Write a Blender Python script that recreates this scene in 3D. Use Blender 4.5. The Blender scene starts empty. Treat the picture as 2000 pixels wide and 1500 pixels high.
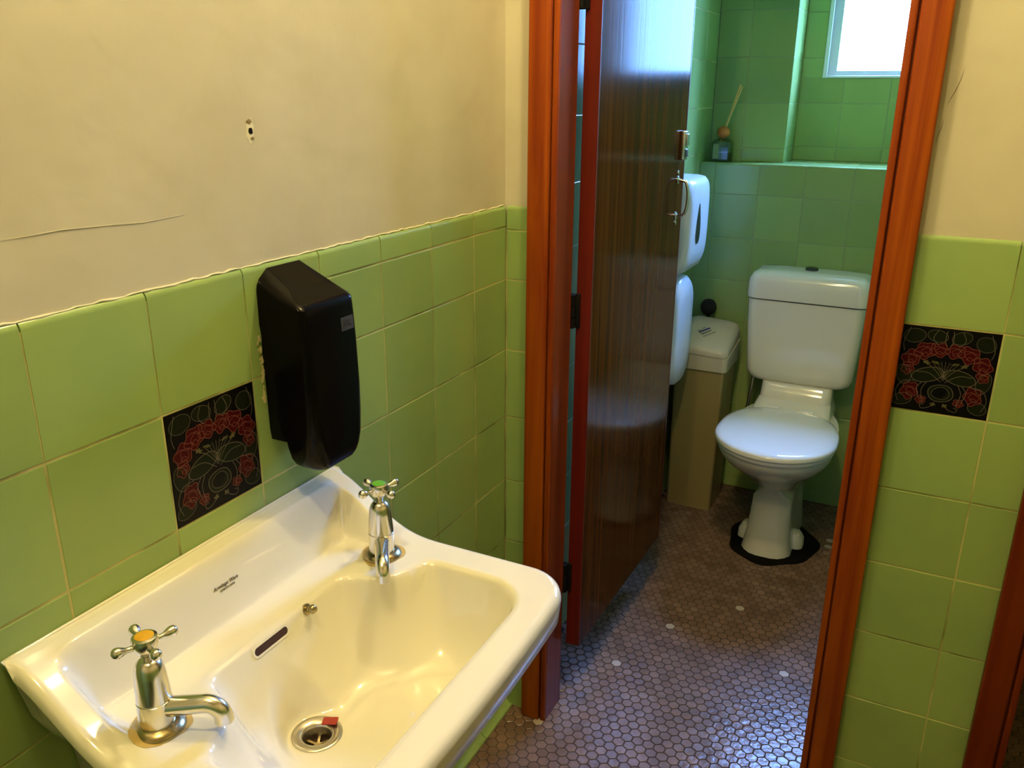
import bpy, bmesh, math, random
from math import sin, cos, pi, sqrt, radians
from mathutils import Vector, Matrix
random.seed(7)
scn = bpy.context.scene
COL = scn.collection

# ------------------------------------------------------------------ camera
F = Vector((-0.42429927, 0.84542056, -0.32439822))
R = Vector((0.89282987, 0.45035549, 0.00589625))
U = Vector((-0.15107933, 0.28713064, 0.94590223))
cd = bpy.data.cameras.new('camera'); cam = bpy.data.objects.new('camera', cd); COL.objects.link(cam)
M = Matrix.Identity(4)
for i in range(3):
    M[i][0] = R[i]; M[i][1] = U[i]; M[i][2] = -F[i]
M[0][3], M[1][3], M[2][3] = 0.79500, -1.55244, 1.43483
cam.matrix_world = M
cd.sensor_fit = 'HORIZONTAL'; cd.sensor_width = 36; cd.lens = 29.873; cd.clip_start = 0.02
scn.camera = cam

# ------------------------------------------------------------------ world, lights, exposure
w = bpy.data.worlds.new('sky'); scn.world = w; w.use_nodes = True
bg = w.node_tree.nodes['Background']
wn = w.node_tree
wtc = wn.nodes.new('ShaderNodeTexCoord'); wsx = wn.nodes.new('ShaderNodeSeparateXYZ'); wn.links.new(wtc.outputs['Generated'], wsx.inputs[0])
wcr = wn.nodes.new('ShaderNodeValToRGB'); wn.links.new(wsx.outputs['Z'], wcr.inputs[0])
# pale buildings and haze at the horizon, bright blue sky above
wcr.color_ramp.elements[0].position = 0.15; wcr.color_ramp.elements[0].color = (0.042, 0.088, 0.21, 1)
wcr.color_ramp.elements[1].position = 0.34; wcr.color_ramp.elements[1].color = (0.215, 0.40, 1.0, 1)
wn.links.new(wcr.outputs[0], bg.inputs[0]); bg.inputs[1].default_value = 230.0
scn.view_settings.view_transform = 'Standard'; scn.view_settings.look = 'None'
scn.view_settings.exposure = -0.12; scn.view_settings.gamma = 1.0
scn.view_settings.use_curve_mapping = False

LAMPS = (((0.44, -0.36, 2.40), 34), ((0.36, -1.35, 2.42), 25))
for pos, en in LAMPS:
    ld = bpy.data.lights.new('ceiling_bulb', 'POINT'); ld.energy = en; ld.shadow_soft_size = 0.045
    ld.color = (1.0, 0.80, 0.40)
    lo = bpy.data.objects.new('ceiling_bulb', ld); lo.location = pos; COL.objects.link(lo)

# portal in the window opening, so the sky light through it is sampled well
pd = bpy.data.lights.new('window_portal', 'AREA'); pd.shape = 'RECTANGLE'; pd.size = 0.42; pd.size_y = 0.64
po = bpy.data.objects.new('window_portal', pd); po.location = (0.58, 1.86, 1.83)
po.rotation_euler = (radians(-90), 0, 0); COL.objects.link(po); pd.cycles.is_portal = True

# ------------------------------------------------------------------ materials
MATS = {}
def mat(name, col, rough=0.5, metal=0.0, spec=0.5, coat=0.0, bump=None, var=0.0, noise=None, bumpd=0.1):
    if name in MATS: return MATS[name]
    m = bpy.data.materials.new(name); m.use_nodes = True
    nt = m.node_tree; b = nt.nodes['Principled BSDF']
    b.inputs['Base Color'].default_value = (*col, 1)
    b.inputs['Roughness'].default_value = rough
    b.inputs['Metallic'].default_value = metal
    b.inputs['Specular IOR Level'].default_value = spec
    b.inputs['Coat Weight'].default_value = coat
    b.inputs['Coat Roughness'].default_value = 0.06
    tc = nt.nodes.new('ShaderNodeTexCoord')
    last = None
    if noise:
        sc, c2, lo_, hi = noise
        n = nt.nodes.new('ShaderNodeTexNoise'); n.inputs['Scale'].default_value = sc; n.inputs['Detail'].default_value = 6
        nt.links.new(tc.outputs['Object'], n.inputs['Vector'])
        r = nt.nodes.new('ShaderNodeMapRange'); r.inputs['From Min'].default_value = lo_; r.inputs['From Max'].default_value = hi
        nt.links.new(n.outputs['Fac'], r.inputs['Value'])
        mx = nt.nodes.new('ShaderNodeMix'); mx.data_type = 'RGBA'
        mx.inputs['A'].default_value = (*col, 1); mx.inputs['B'].default_value = (*c2, 1)
        nt.links.new(r.outputs['Result'], mx.inputs['Factor'])
        last = mx.outputs['Result']
    if var:
        g = nt.nodes.new('ShaderNodeNewGeometry')
        r = nt.nodes.new('ShaderNodeMapRange'); r.inputs['To Min'].default_value = 1 - var; r.inputs['To Max'].default_value = 1 + var
        nt.links.new(g.outputs['Random Per Island'], r.inputs['Value'])
        h = nt.nodes.new('ShaderNodeHueSaturation')
        nt.links.new(r.outputs['Result'], h.inputs['Value'])
        if last is None: h.inputs['Color'].default_value = (*col, 1)
        else: nt.links.new(last, h.inputs['Color'])
        last = h.outputs['Color']
    if last is not None: nt.links.new(last, b.inputs['Base Color'])
    if bump:
        n = nt.nodes.new('ShaderNodeTexNoise'); n.inputs['Scale'].default_value = bump; n.inputs['Detail'].default_value = 4
        nt.links.new(tc.outputs['Object'], n.inputs['Vector'])
        bp = nt.nodes.new('ShaderNodeBump'); bp.inputs['Strength'].default_value = bumpd; bp.inputs['Distance'].default_value = 0.01
        nt.links.new(n.outputs['Fac'], bp.inputs['Height']); nt.links.new(bp.outputs['Normal'], b.inputs['Normal'])
    MATS[name] = m
    return m

def wood(name, c1, c2, rough=0.3, scale=(60, 60, 1.6), coat=0.3, spec=0.5, c3=None, sheen=0.0):
    m = bpy.data.materials.new(name); m.use_nodes = True
    nt = m.node_tree; b = nt.nodes['Principled BSDF']
    tc = nt.nodes.new('ShaderNodeTexCoord'); mp = nt.nodes.new('ShaderNodeMapping')
    mp.inputs['Scale'].default_value = scale
    nt.links.new(tc.outputs['Object'], mp.inputs['Vector'])
    n = nt.nodes.new('ShaderNodeTexNoise'); n.inputs['Scale'].default_value = 1.0; n.inputs['Detail'].default_value = 8
    n.inputs['Distortion'].default_value = 0.6
    nt.links.new(mp.outputs['Vector'], n.inputs['Vector'])
    cr = nt.nodes.new('ShaderNodeValToRGB')
    cr.color_ramp.elements[0].position = 0.33; cr.color_ramp.elements[0].color = (*c1, 1)
    cr.color_ramp.elements[1].position = 0.68; cr.color_ramp.elements[1].color = (*c2, 1)
    nt.links.new(n.outputs['Fac'], cr.inputs['Fac']); nt.links.new(cr.outputs['Color'], b.inputs['Base Color'])
    b.inputs['Roughness'].default_value = rough; b.inputs['Coat Weight'].default_value = coat
    b.inputs['Coat Roughness'].default_value = 0.08; b.inputs['Specular IOR Level'].default_value = spec
    bp = nt.nodes.new('ShaderNodeBump'); bp.inputs['Strength'].default_value = 0.05; bp.inputs['Distance'].default_value = 0.003
    nt.links.new(n.outputs['Fac'], bp.inputs['Height']); nt.links.new(bp.outputs['Normal'], b.inputs['Normal'])
    if coat: nt.links.new(bp.outputs['Normal'], b.inputs['Coat Normal'])
    MATS[name] = m
    return m

PLASTER = mat('cream_plaster', (0.66, 0.62, 0.47), 0.6, bump=9, bumpd=0.35, noise=(5, (0.60, 0.56, 0.41), 0.42, 0.7), spec=0.3)
CEIL = mat('ceiling_paint', (0.75, 0.70, 0.55), 0.8)
TILE = mat('green_tile', (0.30, 0.425, 0.135), 0.2, var=0.07, bump=14, bumpd=0.04, noise=(7, (0.27, 0.40, 0.14), 0.42, 0.7))
GROUT = mat('grout', (0.50, 0.47, 0.18), 0.9, noise=(7, (0.18, 0.20, 0.05), 0.44, 0.60))
GROUTL = mat('pale_green_grout', (0.42, 0.48, 0.26), 0.9)
HEXT = mat('floor_mosaic', (0.20, 0.125, 0.09), 0.23, spec=.3, var=0.16, noise=(14, (0.15, 0.09, 0.062), 0.4, 0.62), bump=60, bumpd=0.12)
HEXL = mat('floor_mosaic_pale', (0.40, 0.33, 0.26), 0.35)
HEXG = mat('floor_grout', (0.025, 0.018, 0.014), 0.9)
TRIM = wood('orange_red_varnished_timber', (0.19, 0.023, 0.0012), (0.40, 0.092, 0.002), 0.5, (35, 35, 1.2), 0.0, spec=.2)
TRIMD = wood('dark_red_varnished_timber', (0.11, 0.012, 0.001), (0.20, 0.030, 0.002), 0.5, (35, 35, 1.2), 0.0, spec=.2)
JAMB = wood('dark_red_timber', (0.16, 0.022, 0.004), (0.28, 0.045, 0.005), 0.45, (35, 35, 1.2), 0.1, spec=.3)
DOORW = wood('dark_veneer', (0.040, 0.0095, 0.0015), (0.105, 0.029, 0.004), 0.13, (120, 45, 1.3), 0.0, spec=.06)
DOORE = wood('door_edge_timber', (0.085, 0.004, 0.0006), (0.15, 0.010, 0.001), 0.4, (50, 50, 1.2), 0.2)
CERAM = mat('cream_ceramic', (0.80, 0.77, 0.62), 0.09, coat=0.4, spec=0.6)
WHITEC = mat('white_ceramic', (0.78, 0.76, 0.66), 0.10, coat=0.4, spec=0.6)
SEATP = mat('white_seat_plastic', (0.82, 0.82, 0.80), 0.12, coat=0.3)
CHROME = mat('chrome', (0.76, 0.74, 0.69), 0.2, 1.0)
CHROMB = mat('tarnished_chrome', (0.40, 0.33, 0.18), 0.26, 1.0)
STEEL = mat('drain_steel', (0.55, 0.52, 0.45), 0.3, 1.0)
BLACKP = mat('black_plastic', (0.003, 0.0026, 0.0022), 0.2, spec=0.09)
BLACKM = mat('black_hole', (0.006, 0.005, 0.004), 0.9, spec=0.1)
BROWND = mat('brown_hole', (0.035, 0.010, 0.004), 0.7)
HINGE = mat('black_iron', (0.004, 0.004, 0.004), 0.6, spec=0.2)
WHITEP = mat('white_plastic', (0.72, 0.74, 0.80), 0.25)
BINP = mat('beige_bin_plastic', (0.30, 0.235, 0.10), 0.35, spec=0.4)
BINL = mat('bin_lid_plastic', (0.52, 0.48, 0.36), 0.3)
WINF = mat('white_window_paint', (0.80, 0.82, 0.82), 0.35)
TBLK = mat('black_glaze', (0.0025, 0.0022, 0.0022), 0.3, spec=0.12)
TRED = mat('red_glaze', (0.045, 0.002, 0.003), 0.3, spec=0.12)
TGRN = mat('dark_green_glaze', (0.007, 0.010, 0.004), 0.3, spec=0.12)
TLIN = mat('tube_line', (0.13, 0.115, 0.085), 0.5, spec=0.2)
TRLN = mat('red_tube_line', (0.17, 0.055, 0.04), 0.5, spec=0.1)
TYEL = mat('ochre_glaze', (0.07, 0.065, 0.012), 0.3)
CREAMG = mat('adhesive_residue', (0.62, 0.55, 0.25), 0.8)
AMBER = mat('amber_button', (0.62, 0.34, 0.02), 0.3)
GREENB = mat('green_button', (0.10, 0.35, 0.03), 0.3)
INK = mat('dark_ink', (0.10, 0.07, 0.03), 0.6)
BLUEI = mat('blue_ink', (0.01, 0.02, 0.22), 0.5)
OLIVE = mat('olive_sticker', (0.035, 0.032, 0.012), 0.6)
REDF = mat('red_scrap', (0.30, 0.012, 0.004), 0.5)
RUST = mat('rust_stain', (0.55, 0.40, 0.13), 0.5)
CAULK = mat('brown_sealant', (0.30, 0.24, 0.07), 0.6, noise=(60, (0.08, 0.05, 0.02), 0.45, 0.6))
REED = mat('reed', (0.80, 0.50, 0.16), 0.6)
BALLW = mat('orange_wood_ball', (0.70, 0.20, 0.03), 0.4)
PANSHADE = mat('painted_pan_shadow', (0.006, 0.005, 0.004), 0.85, spec=.05)  # shade colour for the shadow painted under the toilet pan
BRIS = mat('black_bristles', (0.006, 0.006, 0.006), 0.8, bump=180, bumpd=1.0)

def glassmat(name, mixf, tint, rough, bumps=None):
    m = bpy.data.materials.new(name); m.use_nodes = True
    nt = m.node_tree; nt.nodes.remove(nt.nodes['Principled BSDF']); out = nt.nodes['Material Output']
    t = nt.nodes.new('ShaderNodeBsdfTransparent'); t.inputs[0].default_value = (*tint, 1)
    g = nt.nodes.new('ShaderNodeBsdfGlossy'); g.inputs['Roughness'].default_value = rough
    mx = nt.nodes.new('ShaderNodeMixShader'); mx.inputs[0].default_value = mixf
    nt.links.new(t.outputs[0], mx.inputs[1]); nt.links.new(g.outputs[0], mx.inputs[2]); nt.links.new(mx.outputs[0], out.inputs[0])
    if bumps:
        tc = nt.nodes.new('ShaderNodeTexCoord'); mp = nt.nodes.new('ShaderNodeMapping')
        mp.inputs['Rotation'].default_value = (0, radians(35), 0)
        wv = nt.nodes.new('ShaderNodeTexWave'); wv.inputs['Scale'].default_value = bumps; wv.bands_direction = 'X'
        nt.links.new(tc.outputs['Object'], mp.inputs[0]); nt.links.new(mp.outputs[0], wv.inputs['Vector'])
        cr = nt.nodes.new('ShaderNodeValToRGB')
        cr.color_ramp.elements[0].color = (0.80, 0.86, 0.86, 1); cr.color_ramp.elements[1].color = (1, 1, 1, 1)
        nt.links.new(wv.outputs['Fac'], cr.inputs[0]); nt.links.new(cr.outputs[0], t.inputs[0])
    MATS[name] = m
    return m
PANE = glassmat('reeded_glass', 0.08, (0.95, 0.98, 1), 0.3, 60)
BOTG = glassmat('bottle_glass', 0.12, (0.55, 0.66, 0.52), 0.05)

# ------------------------------------------------------------------ object helpers
def tag(o, label=None, cat=None, group=None, kind=None):
    if label: o['label'] = label
    if cat: o['category'] = cat
    if group: o['group'] = group
    if kind: o['kind'] = kind
    return o
def link(o, parent=None):
    COL.objects.link(o)
    if parent is not None:
        o.parent = parent
        bpy.context.view_layer.update()
        o.matrix_parent_inverse = parent.matrix_world.inverted()
    return o
def obj(name, verts, faces, mats, parent=None, smooth=False, idx=None, angle=None):
    me = bpy.data.meshes.new(name); me.from_pydata([tuple(v) for v in verts], [], faces)
    if not isinstance(mats, (list, tuple)): mats = [mats]
    for m in mats: me.materials.append(m)
    if idx:
        for p, i in zip(me.polygons, idx): p.material_index = i
    if smooth:
        for p in me.polygons: p.use_smooth = True
        if angle is not None: me.set_sharp_from_angle(angle=radians(angle))
    me.update()
    o = bpy.data.objects.new(name, me)
    return link(o, parent)
def empty(name, loc, **k):
    o = bpy.data.objects.new(name, None); o.location = loc; o.empty_display_size = 0.05
    COL.objects.link(o); bpy.context.view_layer.update()
    tag(o, **k); return o
class MB:
    def __init__(s): s.v = []; s.f = []; s.i = []
    def add(s, v, f, i=0):
        b = len(s.v); s.v += [Vector(q) for q in v]; s.f += [tuple(b + k for k in q) for q in f]; s.i += [i] * len(f)
    def box(s, x0, x1, y0, y1, z0, z1, i=0, b=0.0, M=None):
        if b:
            bm = bmesh.new(); bmesh.ops.create_cube(bm, size=1)
            for v in bm.verts:
                v.co = Vector(((x0 + x1) / 2 + v.co.x * (x1 - x0), (y0 + y1) / 2 + v.co.y * (y1 - y0), (z0 + z1) / 2 + v.co.z * (z1 - z0)))
            bmesh.ops.bevel(bm, geom=bm.edges[:], offset=b, segments=3, profile=0.5, affect='EDGES')
            bm.verts.index_update()
            v = [q.co.copy() for q in bm.verts]; f = [[q.index for q in fc.verts] for fc in bm.faces]; bm.free()
        else:
            v = [Vector((x, y, z)) for z in (z0, z1) for y in (y0, y1) for x in (x0, x1)]
            f = [(0, 2, 3, 1), (4, 5, 7, 6), (0, 1, 5, 4), (2, 6, 7, 3), (0, 4, 6, 2), (1, 3, 7, 5)]
        if M is not None: v = [M @ q for q in v]
        s.add(v, f, i)
    def loft(s, rings, cap0=True, cap1=True, i=0, M=None):
        n = len(rings[0]); v = [Vector(p) for r in rings for p in r]
        if M is not None: v = [M @ q for q in v]
        f = []
        for a in range(len(rings) - 1):
            for k in range(n):
                k2 = (k + 1) % n
                f.append((a * n + k, a * n + k2, (a + 1) * n + k2, (a + 1) * n + k))
        if cap0: f.append(tuple(reversed(range(n))))
        if cap1: f.append(tuple(range((len(rings) - 1) * n, len(rings) * n)))
        s.add(v, f, i)
    def lathe(s, prof, n=32, i=0, M=None, cap0=True, cap1=True):
        s.loft([[(r * cos(2 * pi * k / n), r * sin(2 * pi * k / n), z) for k in range(n)] for r, z in prof], cap0, cap1, i, M)
    def tube(s, path, rad, n=16, i=0, caps=True):
        path = [Vector(p) for p in path]
        if not isinstance(rad, (list, tuple)): rad = [rad] * len(path)
        rings = []; up = None
        for k, p in enumerate(path):
            t = (path[min(k + 1, len(path) - 1)] - path[max(k - 1, 0)]).normalized()
            if up is None:
                up = Vector((0, 0, 1)) if abs(t.z) < 0.9 else Vector((1, 0, 0))
            a = t.cross(up).normalized(); up = a.cross(t).normalized()
            rings.append([p + (a * cos(2 * pi * j / n) + up * sin(2 * pi * j / n)) * rad[k] for j in range(n)])
        s.loft(rings, caps, caps, i)
    def obj(s, name, mats, parent=None, smooth=False, angle=None):
        o = obj(name, s.v, s.f, mats, parent, smooth, s.i, angle)
        bm = bmesh.new(); bm.from_mesh(o.data); bmesh.ops.recalc_face_normals(bm, faces=bm.faces); bm.to_mesh(o.data); bm.free()
        return o
def rrect(cx, cy, w_, h_, r, z=0.0, n=8):
    r = min(r, w_ / 2 - 1e-5, h_ / 2 - 1e-5); pts = []
    for k, (sx, sy) in enumerate(((1, 1), (-1, 1), (-1, -1), (1, -1))):
        for j in range(n + 1):
            a = pi / 2 * (k + j / n)
            pts.append((cx + sx * (w_ / 2 - r) + r * cos(a), cy + sy * (h_ / 2 - r) + r * sin(a), z))
    return pts
def text(name, body, size, m, mw, parent, shear=0.0, ext=0.0002, bold=0.0):
    c = bpy.data.curves.new(name, 'FONT'); c.body = body; c.size = size; c.shear = shear; c.extrude = ext; c.offset = bold
    c.align_x = 'CENTER'; c.align_y = 'CENTER'; c.resolution_u = 3
    t = bpy.data.objects.new(name + '_tmp', c); COL.objects.link(t); bpy.context.view_layer.update()
    me = bpy.data.meshes.new_from_object(t.evaluated_get(bpy.context.evaluated_depsgraph_get()))
    bpy.data.objects.remove(t); me.name = name; me.materials.clear(); me.materials.append(m)
    for p in me.polygons: p.material_index = 0
    me.transform(mw)
    o = bpy.data.objects.new(name, me)
    return link(o, parent)
def frame_matrix(o, u, v):
    u = Vector(u).normalized(); v = Vector(v); v = (v - u * v.dot(u)).normalized(); n = u.cross(v)
    Mx = Matrix.Identity(4)
    for i in range(3): Mx[i][0] = u[i]; Mx[i][1] = v[i]; Mx[i][2] = n[i]; Mx[i][3] = o[i]
    return Mx

# ------------------------------------------------------------------ tiling
P = 0.1525
T = 1.22
def tiling(name, O, u, n, cells, parent, m=TILE):
    """cells: (u0,u1,z0,z1,bull). Flat face at plane O; each tile is an island with eased edges."""
    O = Vector(O); u = Vector(u); n = Vector(n); zz = Vector((0, 0, 1)); mb = MB(); g = 0.0010; e = 0.0012
    for (a, b, z0, z1, bull) in cells:
        a += g; b -= g; z0 += g; z1 -= 0 if bull else g
        if b - a < 0.004 or z1 - z0 < 0.004: continue
        def pt(s, z, d): return O + u * s + zz * z + n * d
        ox = random.uniform(-1, 1) * 0.0003
        if not bull:
            rings = [[pt(a, z0, -.005), pt(b, z0, -.005), pt(b, z1, -.005), pt(a, z1, -.005)],
                     [pt(a, z0, -e), pt(b, z0, -e), pt(b, z1, -e), pt(a, z1, -e)],
                     [pt(a + e * .4, z0 + e * .4, -e * .3), pt(b - e * .4, z0 + e * .4, -e * .3), pt(b - e * .4, z1 - e * .4, -e * .3), pt(a + e * .4, z1 - e * .4, -e * .3)],
                     [pt(a + e, z0 + e, 0), pt(b - e, z0 + e, 0), pt(b - e, z1 - e, 0), pt(a + e, z1 - e, 0)]]
            mb.loft([[q + n * ox for q in r] for r in rings], False, True)
        else:
            rr = 0.010
            prof = [(z0, -.008), (z0, -e), (z0 + e, 0)] + [(z1 - rr + rr * sin(t * pi / 12), -rr + rr * cos(t * pi / 12)) for t in range(7)]
            rings = [[pt(a + (0 if q[1] < -e * .9 else 0), q[0], q[1]) for q in prof], [pt(b, q[0], q[1]) for q in prof]]
            k = len(prof); v = rings[0] + rings[1]
            f = [(j, j + 1, k + j + 1, k + j) for j in range(k - 1)] + [tuple(range(k)), tuple(range(2 * k - 1, k - 1, -1))]
            mb.add(v, f)
    o = mb.obj(name, m, parent, smooth=True, angle=18)
    return o
def grid(ub, zb, skip=(), bulltop=None):
    c = []
    for i in range(len(ub) - 1):
        for j in range(len(zb) - 1):
            if (i, j) in skip: continue
            mu, mz = (ub[i] + ub[i + 1]) / 2, (zb[j] + zb[j + 1]) / 2
            c.append((ub[i], ub[i + 1], zb[j], zb[j + 1], bulltop is not None and abs(zb[j + 1] - bulltop) < 1e-6))
    return c
def struct(name, mb, m, label=None, **k):
    o = mb.obj(name, m); o['kind'] = 'structure'
    if label: o['label'] = label
    return o

# left wall (sink wall), plane x = 0, shared by the washroom and the cubicle
mb = MB(); mb.box(-0.12, -0.009, -2.6, 0.009, 0, T - .0035); mb.box(-0.12, -0.0045, -2.6, 0.005, T - .0035, 2.5); mb.box(-0.12, -0.002, 0.009, 2.0, 0, 2.5)
wl = struct('wall_left', mb, PLASTER, 'cream plastered side wall above green tiles, with basin and soap dispenser')
mb = MB(); mb.box(-0.009, -0.0005, -2.6, 0, 0, 1.208); mb.box(-0.002, -0.0005, 0.06, 1.62, 0, 2.45)
mb.obj('grout', GROUT, wl)
cols = [-0.1337 - P * i for i in range(-0, 17)]
yb = [0.0, *cols]; yb = sorted(yb)
zrow = [0.0] + [T - P * k for k in range(7, 0, -1)]
cells = []
for i in range(len(yb) - 1):
    a, b = yb[i], yb[i + 1]
    for j in range(len(zrow) - 1):
        if abs(a - (-0.1337 - 5 * P)) < 1e-4 and abs(zrow[j] - (T - 2 * P)) < 1e-4: continue   # decorative tile sits here
        cells.append((a, b, zrow[j], zrow[j + 1], False))
    if a > -0.62 and a >= -0.1337 - 3 * P - 1e-4:
        cells.append((a, b, T - P, T - 0.044, False)); cells.append((a, b, T - 0.044, T, True))
    else: cells.append((a, b, T - P, T, True))
tiling('tile_panel', (0, 0, 0), (0, 1, 0), (1, 0, 0), cells, wl)
zc = [0.0, 0.0325] + [0.0325 + P * k for k in range(1, 16)]
zc = [z for z in [1.3875 - P * k for k in range(9, -8, -1)] if z >= 0]
zc = [0.0] + zc
yc = [0.06] + [1.62 - P * k for k in range(10, -1, -1) if 1.62 - P * k > 0.065]
tiling('cubicle_tile_panel', (0, 0, 0), (0, 1, 0), (1, 0, 0), grid(yc, zc), wl)
rng = random.Random(9)
mb = MB(); pth = []; rad = []
for k in range(241):
    pth.append((-0.0040 + rng.uniform(-.0006, .0006), -2.4 + 2.398 * k / 240, T - .0012 + rng.uniform(-.0012, .0010))); rad.append(rng.uniform(.0010, .0024))
mb.tube(pth, [r * .8 for r in rad], 8); mb.obj('caulk_line', mat('pale_caulk', (.72, .68, .46), .7), wl, True)
# cove skirting
mb = MB()
for a, b in zip(yb[:-1], yb[1:]):
    r = 0.022; prof = [(0.0, 0.0)] + [(r - r * cos(t * pi / 12), r - r * sin(t * pi / 12)) for t in range(7)]
    prof = [(0, 0), (0, 0.03), (0.004, 0.03)] + [(0.004 + (r - r * cos(t * pi / 12)) * .8, 0.004 + r - r * sin(t * pi / 12)) for t in range(1, 7)] + [(0.0225, 0)]
    k = len(prof); v = [(x, a + .0008, z) for x, z in prof] + [(x, b - .0008, z) for x, z in prof]
    mb.add(v, [(j, (j + 1) % k, k + (j + 1) % k, k + j) for j in range(k)] + [tuple(range(k)), tuple(range(2 * k - 1, k - 1, -1))])
struct('baseboard_left', mb, TILE)

# front (door) wall, plane y = 0
D1L, D1R = 0.118, 0.700
D2L, D2R = 1.046, 1.64
HEAD = 2.09
mb = MB()
for x0, x1, z0, z1 in ((-.009, D1L - .012, 0, 2.5), (D1R + .012, D2L - .012, 0, 2.5), (D2R + .012, 1.9, 0, 2.5), (D1L - .012, D1R + .012, HEAD + .012, 2.5), (D2L - .012, D2R + .012, HEAD + .012, 2.5)):
    mb.box(x0, x1, 0.0045, 0.06, z0, z1)
wf = struct('wall_front', mb, PLASTER, 'cream plastered partition wall with green tiles around the cubicle doors')
mb = MB()
mb.box(0, 0.1, 0.0006, 0.009, 0, 1.208); mb.box(0.72, D2L - .03, 0.0006, 0.009, 0, 1.208); mb.box(D2R + .03, 1.9, .0006, .009, 0, 1.2185)
mb.obj('grout', GROUT, wf)
cells = []
zr = [0.0] + [T - P * k for k in range(7, 0, -1)]
for j in range(len(zr) - 1): cells.append((0.001, 0.0535, zr[j], zr[j + 1], False))
cells.append((0.001, 0.0535, T - P, T - 0.05, False)); cells.append((0.001, 0.0535, T - 0.05, T, True))
XT = 0.911
for j in range(len(zr) - 1):
    if abs(zr[j] - (T - 2 * P)) > 1e-4: cells.append((XT - P, XT, zr[j], zr[j + 1], False))
    cells.append((XT, XT + 0.075, zr[j], zr[j + 1], False))
cells.append((XT - P, XT, T - P, T, True)); cells.append((XT, XT + .075, T - P, T, True))
for k in range(2):
    for j in range(len(zr) - 1): cells.append((1.705 + k * .1, 1.805 + k * .1, zr[j], zr[j + 1], False))
tiling('tile_panel', (0, 0, 0), (1, 0, 0), (0, -1, 0), cells, wf)

# cubicle back wall with ledge and window niche
YW, YL, YN, ZL, XR = 1.5, 1.62, 1.80, 1.207, 0.262
WX0, WX1, WZ0, WZ1 = 0.336, 0.80, 1.490, 2.15
CR = 0.87
mb = MB()
mb.box(0, 1.9, YW + .002, 2.0, 0, ZL - .002)
mb.box(0, XR - .002, YL + .002, 2.0, ZL - .002, 2.5)
mb.box(XR - .002, WX0, YN + .002, 2.0, ZL - .002, 2.5)
mb.box(WX1, CR, YN + .002, 2.0, ZL - .002, 2.5)
mb.box(WX0, WX1, YN + .002, 2.0, ZL - .002, WZ0)
mb.box(WX0, WX1, YN + .002, 2.0, WZ1, 2.5)
mb.box(CR, 1.9, YW + .002, 2.0, ZL - .002, 2.5)
wb = struct('wall_back', mb, GROUTL, 'green tiled wall behind the toilet, with ledge and window niche')
xb = [0.0] + [0.055 + P * k for k in range(0, 6)]; xb[-1] = CR
zb = [0.0] + [1.103 - P * k for k in range(7, -1, -1)] + [ZL]
tiling('tile_panel', (0, YW, 0), (1, 0, 0), (0, -1, 0), grid(xb, zb), wb)
zu = [ZL] + [1.405 + .1505 * k for k in range(0, 8)]; zu = [ZL, 1.2545] + [1.405 + .1505 * k for k in range(0, 7)] + [2.5]
tiling('tile_panel', (0, YL, 0), (1, 0, 0), (0, -1, 0), grid([0, 0.112, XR], zu), wb)
# niche
def subcells(ub, zb_, hole):
    c = []
    for i in range(len(ub) - 1):
        for j in range(len(zb_) - 1):
            a, b, z0, z1 = ub[i], ub[i + 1], zb_[j], zb_[j + 1]
            hx0, hx1, hz0, hz1 = hole
            if b <= hx0 or a >= hx1 or z1 <= hz0 or z0 >= hz1: c.append((a, b, z0, z1, False)); continue
            if z0 < hz0: c.append((a, b, z0, hz0, False))
            if z1 > hz1: c.append((a, b, hz1, z1, False))
            if a < hx0: c.append((a, hx0, max(z0, hz0), min(z1, hz1), False))
            if b > hx1: c.append((hx1, b, max(z0, hz0), min(z1, hz1), False))
    return c
zn = [ZL, 1.2545] + [1.405 + .1505 * k for k in range(0, 7)] + [2.5]
tiling('tile_panel', (0, YN, 0), (1, 0, 0), (0, -1, 0), subcells([XR, 0.411, 0.5635, 0.716, CR], zn, (WX0, WX1, WZ0, WZ1)), wb)
tiling('reveal_tile_panel', (XR, 0, 0), (0, 1, 0), (1, 0, 0), grid([YL, YN], zn), wb)
# ledge tiles (horizontal)
mb = MB()
for a, b in zip(xb[:-1], xb[1:]):
    def slab(x0, x1, y0, y1):
        mb.box(x0 + .0008, x1 - .0008, y0, y1, ZL - .006, ZL + .001, b=0.0012)
    if b <= XR: slab(a, b, YW - .001, YL - .001)
    elif a < XR: slab(a, b, YW - .001, YL - .001); slab(XR, b, YL - .001, YN - .001)
    else: slab(a, b, YW - .001, YL - .001); slab(a, b, YL - .001, YN - .001)
mb.obj('ledge_tiles', TILE, wb, smooth=True, angle=30)

# cubicle right wall (partition), second cubicle
mb = MB(); mb.box(CR, 0.95, 0.06, YN + .0, 0, 2.5)
wp = struct('wall_partition', mb, GROUTL)
yp = [0.06] + [1.8 - P * k for k in range(11, -1, -1)]
tiling('tile_panel', (CR - .001, 0, 0), (0, 1, 0), (-1, 0, 0), [(a, b, z0, z1, f) for (a, b, z0, z1, f) in grid(yp, zc) if z0 < 2.5 and not (b > YW + .01 and z0 < ZL)], wp)
tiling('tile_panel', (0.951, 0, 0), (0, 1, 0), (1, 0, 0), [c for c in grid(yp, zc) if c[1] < YW + .02], wp)
mb = MB(); mb.box(1.9, 2.0, -2.6, 2.0, T, 2.5, 0); mb.box(1.895, 2.0, -2.6, 2.0, 0, T, 1); struct('wall_right', mb, [PLASTER, TILE])
mb = MB(); mb.box(-0.12, 2.0, -2.7, -2.6, T, 2.5, 0); mb.box(-0.12, 2.0, -2.7, -2.595, 0, T, 1); struct('wall_rear', mb, [PLASTER, TILE])
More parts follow.
